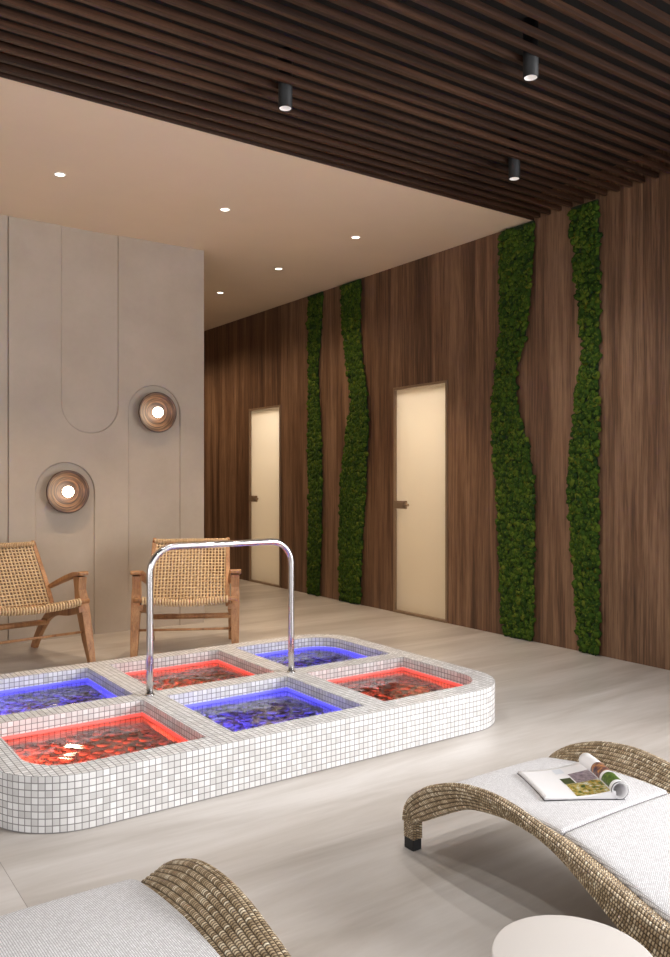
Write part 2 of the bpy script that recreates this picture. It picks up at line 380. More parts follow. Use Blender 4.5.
# ------------------------------------------------------------------ moss
MOSS = [
    ([(7.338, 3.221), (7.347, 2.749), (7.32, 2.205), (7.347, 1.775), (7.328, 1.018), (7.338, .369), (7.347, 0)],
     [(7.059, 3.214), (7.096, 2.819), (7.153, 2.403), (7.096, 1.657), (7.078, 1.234), (7.096, .706), (7.134, 0)],
     'narrow green moss strip on the walnut wall, nearest the farther door'),
    ([(6.741, 3.225), (6.697, 2.759), (6.611, 2.293), (6.543, 2.036), (6.663, 1.64), (6.732, 1.235), (6.759, .621), (6.75, 0)],
     [(6.393, 3.226), (6.409, 2.914), (6.393, 2.516), (6.312, 2.164), (6.271, 1.722), (6.312, 1.235), (6.377, .645), (6.409, 0)],
     'bent green moss strip on the walnut wall between the doors, next to the nearer door'),
    ([(4.555, 3.222), (4.544, 2.676), (4.544, 2.317), (4.642, 1.885), (4.62, 1.561), (4.577, 1.078), (4.544, .599), (4.533, .201), (4.5, 0)],
     [(4.184, 3.206), (4.234, 2.697), (4.274, 2.357), (4.386, 2.06), (4.355, 1.784), (4.263, 1.547), (4.194, 1.239), (4.194, .857), (4.194, .322), (4.204, 0)],
     'widest green moss strip, pinched at mid height, just right of the nearer door'),
    ([(3.864, 3.215), (3.82, 2.836), (3.767, 2.392), (3.74, 2.172), (3.793, 1.89), (3.846, 1.53), (3.873, 1.239), (3.846, .802), (3.802, .37), (3.767, 0)],
     [(3.604, 3.215), (3.595, 2.646), (3.604, 2.155), (3.604, 1.803), (3.612, 1.451), (3.604, .676), (3.604, .254), (3.60, 0)],
     'rightmost green moss strip with a straight right edge under the slats')]
def moss():
    for (L, R, label) in MOSS:
        Lz = sorted([(z, y - .018) for y, z in L]); Rz = sorted([(z, y + .016) for y, z in R])
        b = MB(); N = 60; top = 3.222
        rows = [[(-.02, interp(Lz, top * k / N), .004 + (top - .004) * k / N), (-.02, interp(Rz, top * k / N), .004 + (top - .004) * k / N)] for k in range(N + 1)]
        b.grid(rows, mi=1, smooth=False)
        for side in (0, 1):
            b.grid([[r[side], (-.002, r[side][1], r[side][2])] for r in rows], mi=1, smooth=False)
        z = 0.022
        while z < top - .02:
            yl = interp(Lz, z); yr = interp(Rz, z)
            n = max(2, int(abs(yl - yr) / .032))
            for k in range(n + 1):
                y = yl + (yr - yl) * (k + rnd.uniform(-.4, .4)) / n; zz = min(max(z + rnd.uniform(-.014, .014), .026), top - .014)
                r = rnd.uniform(.019, .034); th = r * rnd.uniform(.5, .9)
                nrm = Vector((-1, rnd.uniform(-.55, .55), rnd.uniform(-.45, .55))).normalized()
                q = nrm.to_track_quat('Z', 'Y').to_matrix().to_4x4(); q = Matrix.Translation((-.022, y, zz)) @ q @ Matrix.Rotation(rnd.uniform(0, 6.28), 4, 'Z')
                lob = rnd.uniform(0, 6.28); seg = 9
                P = []
                for rr, hh in ((1.0, .0), (.93, .45), (.55, .88)):
                    P.append([q @ Vector((r * rr * (1 + .16 * S(3 * a + lob)) * Cs(a), r * rr * (1 + .16 * S(3 * a + lob)) * S(a), th * hh)) for a in [2 * PI * j / seg for j in range(seg)]])
                b.grid(P, closev=True); tip = q @ Vector((0, 0, th))
                for j in range(seg): b.face([P[2][j], P[2][(j + 1) % seg], tip], smooth=True)
            z += .029
        o = b.build('moss_strip', [M['moss'], M['moss_back']], merge=False, recalc=False)
        o.location = (WX, 0, 0)
        tag(o, label, 'moss panel', 'moss strips on the walnut wall')

# ------------------------------------------------------------------ foot bath
TZ = .2025; PX = [.78, 1.58, 2.38]; PY = [2.985, 3.785]; CW = .68; OX0, OX1, OY0, OY1 = .665, 3.175, 2.87, 4.58
BZ = .012; WZ = .129
def rrect(x0, y0, x1, y1, radii, n=10):
    """corner radii order: (x0,y0),(x1,y0),(x1,y1),(x0,y1); ccw"""
    pts = []
    for (cx, cy, r, a0) in ((x0, y0, radii[0], PI), (x1, y0, radii[1], 1.5 * PI), (x1, y1, radii[2], 0), (x0, y1, radii[3], .5 * PI)):
        sx = 1 if cx == x0 else -1; sy = 1 if cy == y0 else -1
        if r < 1e-6: pts.append((cx, cy)); continue
        for k in range(n + 1):
            a = a0 + .5 * PI * k / n; pts.append((cx + sx * r + r * Cs(a), cy + sy * r + r * S(a)))
    return pts
def cell_loop(i, j, inset=0):
    R = .185 - inset; r = [0, 0, 0, 0]
    if i == 0 and j == 0: r[0] = R
    if i == 2 and j == 0: r[1] = R
    if i == 2 and j == 1: r[2] = R
    if i == 0 and j == 1: r[3] = R
    return rrect(PX[i] + inset, PY[j] + inset, PX[i] + CW - inset, PY[j] + CW - inset, r)
CELLNAME = {(0, 0): 'near left red basin', (1, 0): 'near middle blue basin', (2, 0): 'near right red basin',
            (0, 1): 'back left blue basin', (1, 1): 'back middle red basin', (2, 1): 'back right blue basin'}
def is_red(i, j): return (i + j) % 2 == 0
def foot_bath():
    root = empty('foot_bath', ((OX0 + OX1) / 2, (OY0 + OY1) / 2, 0), 'long white mosaic foot bath with six square basins, rounded at its ends', 'foot bath')
    ox, oy = root.location.x, root.location.y
    b = MB()
    def wall(loop, z0, z1, inward):
        s = 0
        for k in range(len(loop)):
            p, q = loop[k], loop[(k + 1) % len(loop)]; d = math.hypot(q[0] - p[0], q[1] - p[1])
            b.face([(p[0] - ox, p[1] - oy, z0), (q[0] - ox, q[1] - oy, z0), (q[0] - ox, q[1] - oy, z1), (p[0] - ox, p[1] - oy, z1)],
                   [(s, z0 - z1), (s + d, z0 - z1), (s + d, 0), (s, 0)]); s += d
    outer = rrect(OX0, OY0, OX1, OY1, [.3] * 4, 16)
    wall(outer, .001, TZ, False)
    holes = [cell_loop(i, j) for i in range(3) for j in range(2)]
    loops = [outer] + holes; flat = [p for l in loops for p in l]
    for t in tessellate_polygon([[Vector((p[0], p[1], 0)) for p in l] for l in loops]):
        b.face([(flat[k][0] - ox, flat[k][1] - oy, TZ) for k in t], [(flat[k][0] + .005, flat[k][1] + .005) for k in t])
    for l in holes:
        wall(l, BZ, TZ, True)
        b.face([(p[0] - ox, p[1] - oy, BZ) for p in l], [p for p in l])
    b.build('tiled_surround', M['mosaic'], root)
    for i in range(3):
        for j in range(2):
            red = is_red(i, j); lo = cell_loop(i, j, .002); s = MB()
            z0, z1 = WZ - .002, WZ + .014
            li = cell_loop(i, j, .006)
            for k in range(len(lo)):
                p, q, p2, q2 = lo[k], lo[(k + 1) % len(lo)], li[k], li[(k + 1) % len(lo)]
                f = lambda a, z: (a[0] - ox, a[1] - oy, z)
                s.face([f(p2, z0), f(q2, z0), f(q2, z1), f(p2, z1)]); s.face([f(p, z1), f(p2, z1), f(q2, z1), f(q, z1)]); s.face([f(p, z0), f(q, z0), f(q2, z0), f(p2, z0)])
            o = s.build('light_strip', M['led_red' if red else 'led_blue'], root); o['label'] = 'glowing red light strip' if red else 'glowing blue light strip'
            # water
            w = MB(); n = 56; P = []
            lp = cell_loop(i, j, .0065)
            for a in range(n + 1):
                row = []
                for c in range(n + 1):
                    x = PX[i] + .0065 + (CW - .013) * a / n; y = PY[j] + .0065 + (CW - .013) * c / n
                    cc = {(0, 0): (0, 0), (2, 0): (1, 0), (0, 1): (0, 1), (2, 1): (1, 1)}.get((i, j))
                    if cc:                                     # pull the corner in on the rounded side
                        R = .185; cx = PX[i] + (CW - R if cc[0] else R); cy = PY[j] + (CW - R if cc[1] else R)
                        dx, dy = x - cx, y - cy
                        if (dx > 0) == bool(cc[0]) and (dy > 0) == bool(cc[1]):
                            L = math.hypot(dx, dy); m = max(abs(dx), abs(dy))
                            if L > 1e-6: x = cx + dx * m / L; y = cy + dy * m / L
                    amp = .0024 if j == 0 else .0042
                    h = amp * noise.noise(Vector((x * 6.5, y * 6.5, i * 5 + j * 11))) + amp * .55 * noise.noise(Vector((x * 15, y * 15, 40 + i)))
                    if j == 1: h += amp * .5 * noise.noise(Vector((x * 34, y * 34, 80 + i)))
                    row.append((x - PX[i] - CW / 2, y - PY[j] - CW / 2, h))
                P.append(row)
            w.grid(P); o = w.build('water', M['water'], recalc=False); o.location = (PX[i] + CW / 2, PY[j] + CW / 2, WZ)
            tag(o, 'rippling clear water in the ' + CELLNAME[i, j], 'water', 'water in the foot bath basins')
            # submerged lamps in the near and left walls of the basin, aimed at the pebbles
            for (dx, dy, ang, sz, e) in ((0, -CW / 2 + .02, 0, .34, 1.0), (-CW / 2 + .02, 0, -PI / 2, .34, .8 if j == 0 else 1.5)):
                l = bpy.data.lights.new('basin_lamp', 'AREA'); l.shape = 'RECTANGLE'; l.size = sz; l.size_y = .03; l.spread = math.radians(106); l.energy = (36 if red else 58) * e
                l.color = (1, .085, .04) if red else (.09, .075, 1)
                k = bpy.data.objects.new('basin_lamp', l); COL.objects.link(k); k.location = (PX[i] + CW / 2 + dx, PY[j] + CW / 2 + dy, WZ - .02)
                k.rotation_euler = (PI / 2 - .86, 0, ang)
    pebbles()

def pebbles():
    variants = []
    for v in range(7):
        bm = bmesh.new(); bmesh.ops.create_icosphere(bm, subdivisions=2, radius=1)
        sd = Vector((v * 7.1, 3.3, v))
        for q in bm.verts:
            k = 1 + .22 * noise.noise(q.co * 1.1 + sd); q.co = Vector((q.co.x * k, q.co.y * k * .78, q.co.z * k * .48))
        for f in bm.faces: f.smooth = True
        me = bpy.data.meshes.new('river_pebble'); bm.to_mesh(me); bm.free(); me.materials.append(M['pebble']); variants.append(me)
    rest = MB(); cap = {(0, 0): 110, (1, 0): 110, (2, 0): 80}
    for i in range(3):
        for j in range(2):
            put = []; tries = 0; layer = 0
            cx, cy = PX[i] + CW / 2, PY[j] + CW / 2
            for layer in range(2):
                here = []
                want = 260 if layer == 0 else 90
                for _ in range(9000):
                    if len(here) >= want: break
                    r = rnd.uniform(.021, .034)
                    x = rnd.uniform(PX[i] + r + .01, PX[i] + CW - r - .01); y = rnd.uniform(PY[j] + r + .01, PY[j] + CW - r - .01)
                    if layer == 1 and noise.noise(Vector((x * 4, y * 4, 7))) < .10: continue
                    if (i != 1) and math.hypot(max(abs(x - cx) - (CW / 2 - .185), 0), max(abs(y - cy) - (CW / 2 - .185), 0)) > .185 - r - .01: continue
                    if all((x - a) ** 2 + (y - c) ** 2 > ((r + q) * .88) ** 2 for a, c, q in here): here.append((x, y, r))
                put += [(x, y, BZ + r * .5 + .002 + layer * .026, r) for x, y, r in here]
            pass
            put.sort(key=lambda p: -p[2] + rnd.uniform(0, .01))
            for k, (x, y, z, r) in enumerate(put):
                me = rnd.choice(variants); rot = (rnd.uniform(-.15, .15), rnd.uniform(-.15, .15), rnd.uniform(0, 6.28))
                if k < cap.get((i, j), 0):
                    o = bpy.data.objects.new('river_pebble', me); COL.objects.link(o); o.location = (x, y, z); o.rotation_euler = rot; o.scale = (r, r, r)
                    tag(o, 'smooth dark pebble under water in the ' + CELLNAME[i, j], 'pebble', 'pebbles in the ' + CELLNAME[i, j])
                else:
                    from mathutils import Euler
                    mt = Matrix.Translation((x, y, z)) @ Euler(rot).to_matrix().to_4x4() @ Matrix.Scale(r, 4)
                    base = len(rest.v); rest.v += [tuple(mt @ q.co) for q in me.vertices]
                    for f in me.polygons:
                        rest.f.append(tuple(base + q for q in f.vertices)); rest.uv.append([(0, 0)] * 3); rest.mi.append(0); rest.sm.append(True)
    o = rest.build('river_pebbles', M['pebble'], merge=False)
    tag(o, 'remaining dark pebbles lying on the floors of the six basins', 'pebbles', kind='stuff')

def handrail():
    y = 3.725; r = .0165; R = .125; top = .915; xa, xb = 1.52, 2.325
    pts = [(xa, y, TZ + .001), (xa, y, .4), (xa, y, top - R)]
    for k in range(1, 13):
        a = PI - .5 * PI * k / 12; pts.append((xa + R + R * Cs(a), y, top - R + R * S(a)))
    for k in range(0, 13):
        a = .5 * PI - .5 * PI * k / 12; pts.append((xb - R + R * Cs(a), y, top - R + R * S(a)))
    pts += [(xb, y, .4), (xb, y, TZ + .001)]
    root = empty('handrail', ((xa + xb) / 2, y, TZ), 'polished chrome arch handrail standing on the white mosaic foot bath', 'handrail')
    sh = Vector(root.location); b = MB(); b.tube([Vector(p) - sh for p in pts], r, 20); b.build('rail_tube', M['chrome'], root)
    for x in (xa, xb):
        f = MB(); f.lathe([(r, .007), (.021, .006), (.023, .003), (.023, .0005), (r, .0005)], 28, Matrix.Translation((x - sh.x, 0, .0006))); f.build('foot_flange', M['chrome'], root)

# ------------------------------------------------------------------ armchairs
def weave(rows, cols, fn, w1, w2, th, b):
    """rows of flat strands crossing cols of flat strands over surface fn(u,v)->(p,n)"""
    def strand(path, width, across):
        P = []
        for (p, n, t) in path:
            s = t.cross(n).normalized(); a = s * width / 2; d = n * th / 2
            P.append([p - a * .8 + d, p + a * .8 + d, p + a, p + a * .8 - d, p - a * .8 - d, p - a])
        b.grid(P, closev=True, smooth=True)
    def path(fixed, vertical, phase, m):
        pts = []; K = m * 2
        for k in range(K + 1):
            q = k / K; u, v = (fixed, q) if vertical else (q, fixed)
            p, n = fn(u, v); p = p + n * (th * .55 * Cs(PI * (q * m) + PI * phase))
            pts.append((p, n))
        out = []
        for k, (p, n) in enumerate(pts):
            t = pts[min(k + 1, K)][0] - pts[max(k - 1, 0)][0]; out.append((p, n, t.normalized()))
        return out
    for r in range(rows): strand(path((r + .5) / rows, False, r % 2, cols), w1, 0)
    for c in range(cols): strand(path((c + .5) / cols, True, (c + 1) % 2, rows), w2, 1)

def armchair(loc, rz, label):
    root = empty('rattan_armchair', loc, label, 'armchair', 'woven rattan armchairs by the plaster wall', rz)
    m = M['teak']; HW = .335
    def loftbox(b, st):                       # st: (center, half_x, half_other, tangent-normal) sections in the y-z plane
        P = []
        for (x, y, z, hx, h, ang) in st:
            ny, nz = Cs(ang), S(ang)          # thickness direction in the y-z plane
            P.append([(x - hx, y - ny * h, z - nz * h), (x + hx, y - ny * h, z - nz * h), (x + hx, y + ny * h, z + nz * h), (x - hx, y + ny * h, z + nz * h)])
        b.grid(P, closev=True, smooth=False); b.fan(P[0]); b.fan(P[-1], rev=True)
    for s in (-1, 1):
        b = MB()                              # front leg, thick in the middle, hollowed under the arm
        x = s * HW
        loftbox(b, [(x, -.425, 0, .019, .022, 0), (x, -.360, .16, .026, .036, 0), (x, -.285, .36, .030, .046, 0), (x, -.258, .45, .030, .043, 0), (x, -.240, .500, .028, .034, 0), (x, -.236, .540, .028, .042, 0), (x, -.236, .585, .028, .048, 0)])
        b.build('front_leg', m, root, bevel=.005)
        b = MB()                              # side rail sweeping down into the rear leg
        pts = lerp_path([(-.33, .375), (-.15, .335), (.05, .315), (.20, .265), (.33, .16), (.42, .06), (.465, 0)], 4)
        st = []
        for k, p in enumerate(pts):
            t = pts[min(k + 1, len(pts) - 1)] - pts[max(k - 1, 0)]; a = math.atan2(t[1], t[0]) + PI / 2
            if k == len(pts) - 1: a = 0.0
            if k == len(pts) - 2: a = .35
            st.append((s * (HW - .035), p[0], p[1], .016, .020 + .010 * min(1, k / 14), a))
        st = [(x_, y_, max(z_, 0.0), hx, h, a) for (x_, y_, z_, hx, h, a) in st]
        loftbox(b, st); b.build('rear_leg', m, root, bevel=.003)
        b = MB()                              # back post
        loftbox(b, [(s * (HW - .055), .065, .33, .016, .022, .65), (s * (HW - .055), .235, .56, .016, .021, .65), (s * (HW - .055), .435, .785, .014, .015, .7)])
        b.build('back_post', m, root, bevel=.004)
        b = MB()                              # arm
        P = []
        for (y, z, w, h, dx) in ((-.305, .606, .028, .009, 0), (-.28, .609, .040, .013, 0), (-.20, .598, .042, .016, 0), (-.09, .568, .034, .016, -.012), (.05, .522, .024, .015, -.028), (.185, .477, .018, .014, -.036)):
            xx = s * (HW + dx); P.append([(xx - w, y, z - h), (xx + w, y, z - h), (xx + w, y, z + h), (xx - w, y, z + h)])
        b.grid(P, closev=True, smooth=False); b.fan(P[0]); b.fan(P[-1], rev=True); b.build('armrest', m, root, bevel=.006)
        b = MB(); b.tube([(s * (HW - .045), -.35, .425), (s * (HW - .045), -.1, .395), (s * (HW - .045), .10, .355)], .014, 10); b.build('seat_rail', m, root)
    def cyl(name, p, q, r, flat=1): b = MB(); b.tube([p, q], r, 12, flat=flat); return b.build(name, m, root)
    b = MB(); b.tube([(-HW - .012, -.345, .43)] + [((k / 20 - .5) * 2 * (HW - .04), -.345, .43 - .024 * (1 - (k / 10 - 1) ** 2)) for k in range(21)] + [(HW + .012, -.345, .43)], .016, 12); b.build('front_rail', m, root)
    cyl('front_stretcher', (-HW + .01, -.335, .225), (HW - .01, -.335, .225), .0085)
    cyl('rear_stretcher', (-HW + .03, .22, .222), (HW - .03, .22, .222), .020)
    cyl('rear_seat_rail', (-HW + .045, .09, .355), (HW - .045, .09, .355), .014)
    cyl('top_rail', (-HW + .045, .420, .768), (HW - .045, .420, .768), .013)
    cyl('lower_back_rail', (-HW + .055, .100, .360), (HW - .055, .100, .360), .011)
    # woven back and seat
    def back(u, v):
        x = (u - .5) * 2 * (HW - .066); bow = .018 * (1 - (2 * u - 1) ** 2)
        y = .092 + (.420 - .092) * v + bow; z = .368 + (.768 - .368) * v
        return Vector((x, y, z)), Vector((0, -.77, .638))
    b = MB(); weave(19, 22, back, .0104, .0094, .0042, b)
    r_ = MB(); weave(19, 22, lambda u, v: (lambda q: (q[0] + Vector((.004, .024, -.004)), q[1]))(back(u, v)), .0150, .0175, .0036, r_); x_ = r_.build('rear_shade_webbing', M['shade_webbing'], root, merge=False); x_['label'] = 'rear weave coloured dark as shade in the holes of the cane back'
    for k in range(46):                       # wraps round the top rail
        x = (k / 45 - .5) * 2 * (HW - .062); b.tube([(x, .420 + .0158 * Cs(a), .768 + .0158 * S(a)) for a in [2 * PI * q / 10 for q in range(10)]], .0052, 5, closed=True)
    b.build('woven_back', M['cane'], root, merge=False)
    def seat(u, v):
        x = (u - .5) * 2 * (HW - .06); sag = .028 * (1 - (2 * u - 1) ** 2) * (.45 + .55 * S(PI * v))
        y = -.34 + .44 * v; z = .445 - .078 * v - sag
        return Vector((x, y, z)), Vector((0, .1, .99))
    b = MB(); weave(17, 23, seat, .0145, .0145, .0045, b)
    b.build('woven_seat', M['cane'], root, merge=False)
    b = MB()                                  # hanging wrapped front edge
    for k in range(31):
        x = (k / 30 - .5) * 2 * (HW - .055); sag = .024 * (1 - (x / (HW - .04)) ** 2)
        b.tube([(x, -.345 + .021 * Cs(a), .43 - sag + .021 * S(a)) for a in [2 * PI * q / 10 for q in range(10)]], .0072, 6, closed=True)
    b.build('wrapped_edge', M['cane'], root, merge=False)
    return root

# ------------------------------------------------------------------ sun loungers (profile runs towards -y from the foot end)
TOPP = [(2.125, .095), (2.120, .128), (2.108, .158), (2.076, .192), (2.01, .235), (1.93, .268), (1.87, .286), (1.80, .297), (1.72, .300), (1.65, .293), (1.60, .284), (1.55, .271), (1.463, .250), (1.325, .205), (1.23, .175), (1.146, .153), (1.0, .135), (.85, .145), (.68, .205), (.50, .32), (.32, .46), (.16, .575), (.05, .62)]
BOTP = [(2.062, .095), (2.060, .100), (2.054, .106), (2.01, .128), (1.938, .168), (1.87, .205), (1.815, .230), (1.76, .243), (1.69, .252), (1.64, .254), (1.59, .250), (1.53, .241), (1.45, .212), (1.345, .152), (1.27, .108), (1.19, .070), (1.03, .006), (.82, .004), (.60, .075), (.42, .20), (.27, .345), (.13, .475), (.05, .53)]
CUSH = [(.06, .565), (.16, .505), (.32, .40), (.50, .26), (.68, .155), (.85, .115), (1.0, .122), (1.12, .146), (1.21, .168), (1.32, .195), (1.42, .216), (1.51, .229), (1.62, .236), (1.75, .236), (1.88, .226), (1.97, .214), (2.03, .203), (2.075, .188)]
def inset(y): return interp([(1.05, .045), (1.5, .100)], y)
def lounger(x0, label):
    W = .75; root = empty('sun_lounger', (x0, 0, 0), label, 'sun lounger', 'woven sun loungers')
    tp = lerp_path(TOPP, 5); bp = lerp_path(BOTP, 5)
    for side in (0, 1):                       # woven side: outer apron, rounded rim and a wing sloping down to the cushion
        b = MB(); P = []; U = []; s = 0; prev = None
        xa = 0 if side == 0 else W; sg = 1 if side == 0 else -1
        for k in range(len(tp)):
            T, B = tp[k], bp[k]
            if prev is not None: s += (T - prev).length
            prev = T
            y = T[0]; D = min(smooth_interp(CUSH, y) - .024, T[1] - .012)
            if y > 2.05: D = T[1] - .012 - (T[1] - .10) * .25
            low = min(D - .012, (B[1] + D) / 2)
            yb = B[0]; wx_ = (inset(y) + .022) if y < 2.04 else interp([(2.04, .122), (2.10, .040)], y)
            sec = [((0, yb, B[1]), (0, y, T[1] - .006), 6), ((0, y, T[1] - .006), (.026, y, T[1]), 2), ((.026, y, T[1]), (wx_, y, D), 8), ((wx_, y, D), (wx_ - .005, (y + yb) / 2, low), 1), ((wx_ - .005, (y + yb) / 2, low), (.026, yb, B[1]), 5), ((.026, yb, B[1]), (0, yb, B[1]), 2)]
            row = []; uu = []; v = 0
            for (p, q, n) in sec:
                p, q = Vector(p), Vector(q); d = q - p; out = Vector((-d.z, 0, d.x))
                out = out.normalized() if out.length > 1e-6 else Vector((0, 0, -1))
                for r in range(n):
                    for f in (.02, .25, .5, .75, .98):
                        c = p + d * ((r + f) / n) + out * (.0042 * S(PI * f))
                        row.append((xa + sg * c.x, c.y, c.z)); uu.append((s, v + f * .999))
                    v += 1
            P.append(row); U.append(uu)
        b.grid(P, U, closev=True); b.fan(P[0]); b.fan(P[-1], rev=True)
        b.build('side_frame', M['wicker'], root, merge=False)
        # wrapped foot-end leg with black foot, and a shorter black foot at the head end
        l = MB(); xm = xa + sg * .021; R_ = []; V_ = []
        for z in (.039, .06, .08, .108):
            R_.append([(xm + sx * .0195, 2.093 + sy * .025, z) for sx, sy in ((-1, -1), (1, -1), (1, 1), (-1, 1))]); V_.append([(z, 30 + q * 2.99) for q in range(4)])
        l.grid(R_, V_, closev=True, smooth=False); l.fan(R_[0]); lg = l.build('leg', M['wicker'], root)
        f = MB(); f.box((xm - .019, 2.070, .0005), (xm + .019, 2.116, .040)); ft = f.build('foot_cap', M['black'], lg, bevel=.003); ft['label'] = 'black foot cap'
        l = MB(); l.box((xm - .024, .09, .0005), (xm + .024, .14, .56)); l.build('leg', M['wicker'], root)
    # woven end bar and deck under the cushions
    e = MB(); P = []; U = []
    for k in range(25):
        x = .03 + (W - .06) * k / 24; P.append([(x, 2.072 + .020 * Cs(a), .135 + .020 * S(a)) for a in [2 * PI * q / 16 for q in range(16)]]); U.append([(x, 60 + q * .5) for q in range(16)])
    e.grid(P, U, closev=True); e.build('end_bar', M['wicker'], root)
    d = MB(); n = 60; P = []; U = []
    for k in range(n + 1):
        y = .08 + (2.03 - .08) * k / n; z = smooth_interp(CUSH, y) - .034
        P.append([(q_, y, z + h_) for q_, h_ in ((inset(y) + .012, 0), (W - inset(y) - .012, 0), (W - inset(y) - .012, -.009), (inset(y) + .012, -.009))]); U.append([(y, 80), (y, 104), (y, 105), (y, 129)])
    d.grid(P, U, closev=True); d.fan(P[0]); d.fan(P[-1], rev=True); d.build('deck', M['wicker'], root)
    # two cushions meeting at a seam
    for (ya, yb) in ((1.538, 2.072), (.09, 1.535)):
        c = MB(); n = 120; m = 30; th = .032; xl, xr = .110, W - .110
        def ring(y, k, shrink):
            z = smooth_interp(CUSH, y) - th / 2; h = th / 2 * shrink; row = []; uu = []
            e = .012
            pts = []
            xl, xr = inset(y) + .006, W - inset(y) - .006
            wx = (xr - xl) / 2 - (1 - shrink) * .016; cx = (xl + xr) / 2
            for q in range(17): pts.append((cx - wx + e + (2 * wx - 2 * e) * q / 16, h))
            for a in (60, 30, 0, -30, -60): pts.append((cx + wx - e + e * Cs(math.radians(a)), h * S(math.radians(a))))
            for q in range(17): pts.append((cx + wx - e - (2 * wx - 2 * e) * q / 16, -h))
            for a in (240, 210, 180, 150, 120): pts.append((cx - wx + e + e * Cs(math.radians(a)), h * S(math.radians(a))))
            for (x, dz) in pts:
                puff = .004 * (1 - ((x - cx) / wx) ** 2) if dz > 0 else 0
                row.append((x, y, z + dz + puff)); uu.append((x + (.0 if dz >= 0 else .5), y))
            return row, uu
        rows = []; uvs = []
        for k in range(n + 1):
            q = k / n; y = ya + (yb - ya) * q; ed = min(q, 1 - q) * (yb - ya); sh = 1 if ed > .010 else math.sqrt(max(0.35, 1 - (1 - ed / .010) ** 2))
            r, u = ring(y, k, sh); rows.append(r); uvs.append(u)
        extra = []
        c.grid(rows, uvs, closev=True); c.fan(rows[0]); c.fan(rows[-1], rev=True)
        c.build('cushion', M['cushion'], root)
    return root

def magazine():
    zb = .2415; o = Vector((1.995, 1.700, zb)); vx = Vector((.857, -.515, 0)); vy = Vector((.515, .857, 0)).normalized()
    root = empty('magazine', o, 'open magazine with one side rolled up lying on the white lounger cushion', 'magazine')
    def page(u, v, lift=0):                  # left-hand pages: rise gently to the spine
        L = .230; h = .010 + .016 * (u / L) ** 2 - .006 * S(PI * u / L) + lift
        p = vx * u + vy * v; y = o.y + p.y; zc = smooth_interp(CUSH, y) + .003 - zb
        return Vector((p.x, p.y, zc + h))
    def under(u, v):
        p = vx * u + vy * v; return Vector((p.x, p.y, smooth_interp(CUSH, o.y + p.y) + .0045 - zb))
    n = 16; V0, V1 = 0, .285; L = .230
    b = MB()
    top = [[page(L * i / n, V0 + (V1 - V0) * j / n) for j in range(n + 1)] for i in range(n + 1)]
    bot = [[under(L * i / n, V0 + (V1 - V0) * j / n) + Vector((0, 0, .0016)) for j in range(n + 1)] for i in range(n + 1)]
    b.grid(top); b.grid(bot)
    for (i0,) in ((0,), (n,)): b.grid([top[i0], bot[i0]], smooth=False)
    for j0 in (0, n): b.grid([[r[j0] for r in top], [r[j0] for r in bot]], smooth=False)
    b.build('page_block', M['paper'], root)
    b = MB(); T = [[under(-.002 + (L + .03) * i / n, -.003 + (V1 + .006) * j / n) + Vector((0, 0, .0012)) for j in range(n + 1)] for i in range(n + 1)]
    Bt = [[q - Vector((0, 0, .001)) for q in r] for r in T]
    b.grid(T); b.grid(Bt)
    for i0 in (0, n): b.grid([T[i0], Bt[i0]], smooth=False)
    for j0 in (0, n): b.grid([[r[j0] for r in T], [r[j0] for r in Bt]], smooth=False)
    k_ = b.build('back_cover', M['cover'], root); k_['label'] = 'dark cover edge'
    # rolled right-hand pages
    R = .025; uc = L + .012
    def roll(a, v, dr=0):
        base = under(uc, v); r = R + dr - .0028 * (a / (2 * PI)); return base + vx * (r * Cs(a)) + Vector((0, 0, R + .003 + r * S(a)))
    b = MB(); a0, a1 = -PI * .75, 1.45 * PI; K = 40
    O_ = [[roll(a0 + (a1 - a0) * i / K, V0 + (V1 - V0) * j / 12, .0015) for j in range(13)] for i in range(K + 1)]
    I_ = [[roll(a0 + (a1 - a0) * i / K, V0 + (V1 - V0) * j / 12, -.0015) for j in range(13)] for i in range(K + 1)]
    b.grid(O_); b.grid(I_)
    for i0 in (0, K): b.grid([O_[i0], I_[i0]], smooth=False)
    for j0 in (0, 12): b.grid([[r[j0] for r in O_], [r[j0] for r in I_]], smooth=False)
    b.build('rolled_pages', M['paper'], root)
    b = MB(); b.grid([[roll(a0 + (a1 - a0) * i / K, V0 + dv, .0030) for dv in (-.0005, .004)] for i in range(K + 1)]); x = b.build('rolled_edge', M['cover'], root); x['label'] = 'dark outer edge of the rolled pages'
    def patch(name, mat, u0, u1, v0, v1):
        b = MB(); b.grid([[page(u0 + (u1 - u0) * i / 8, v0 + (v1 - v0) * j / 8, .0006) for j in range(9)] for i in range(9)], [[(i / 8, j / 8 * (v1 - v0) / (u1 - u0)) for j in range(9)] for i in range(9)])
        x = b.build('printed_photo', M[mat], root); x['label'] = name
    patch('printed photo of yellow flowers', 'print_garden', .108, .222, .012, .112)
    patch('dark green printed photo', 'print_dark_green', .106, .142, .114, .165)
    patch('violet grey printed photo', 'print_violet', .146, .216, .114, .200)
    patch('faint grey print block', 'ink_block', .112, .142, .215, .265)
    def rpatch(name, mat, aa, ab, v0, v1):
        b = MB(); b.grid([[roll(aa + (ab - aa) * i / 14, v0 + (v1 - v0) * j / 6, .0022) for j in range(7)] for i in range(15)], [[(i / 14, j / 6) for j in range(7)] for i in range(15)])
        x = b.build('printed_photo', M[mat], root); x['label'] = name
    rpatch('green printed photo on the roll', 'print_green', .0, PI * .98, .022, .085)
    rpatch('orange printed photo on the roll', 'print_orange', .25, PI * 1.02, .10, .175)

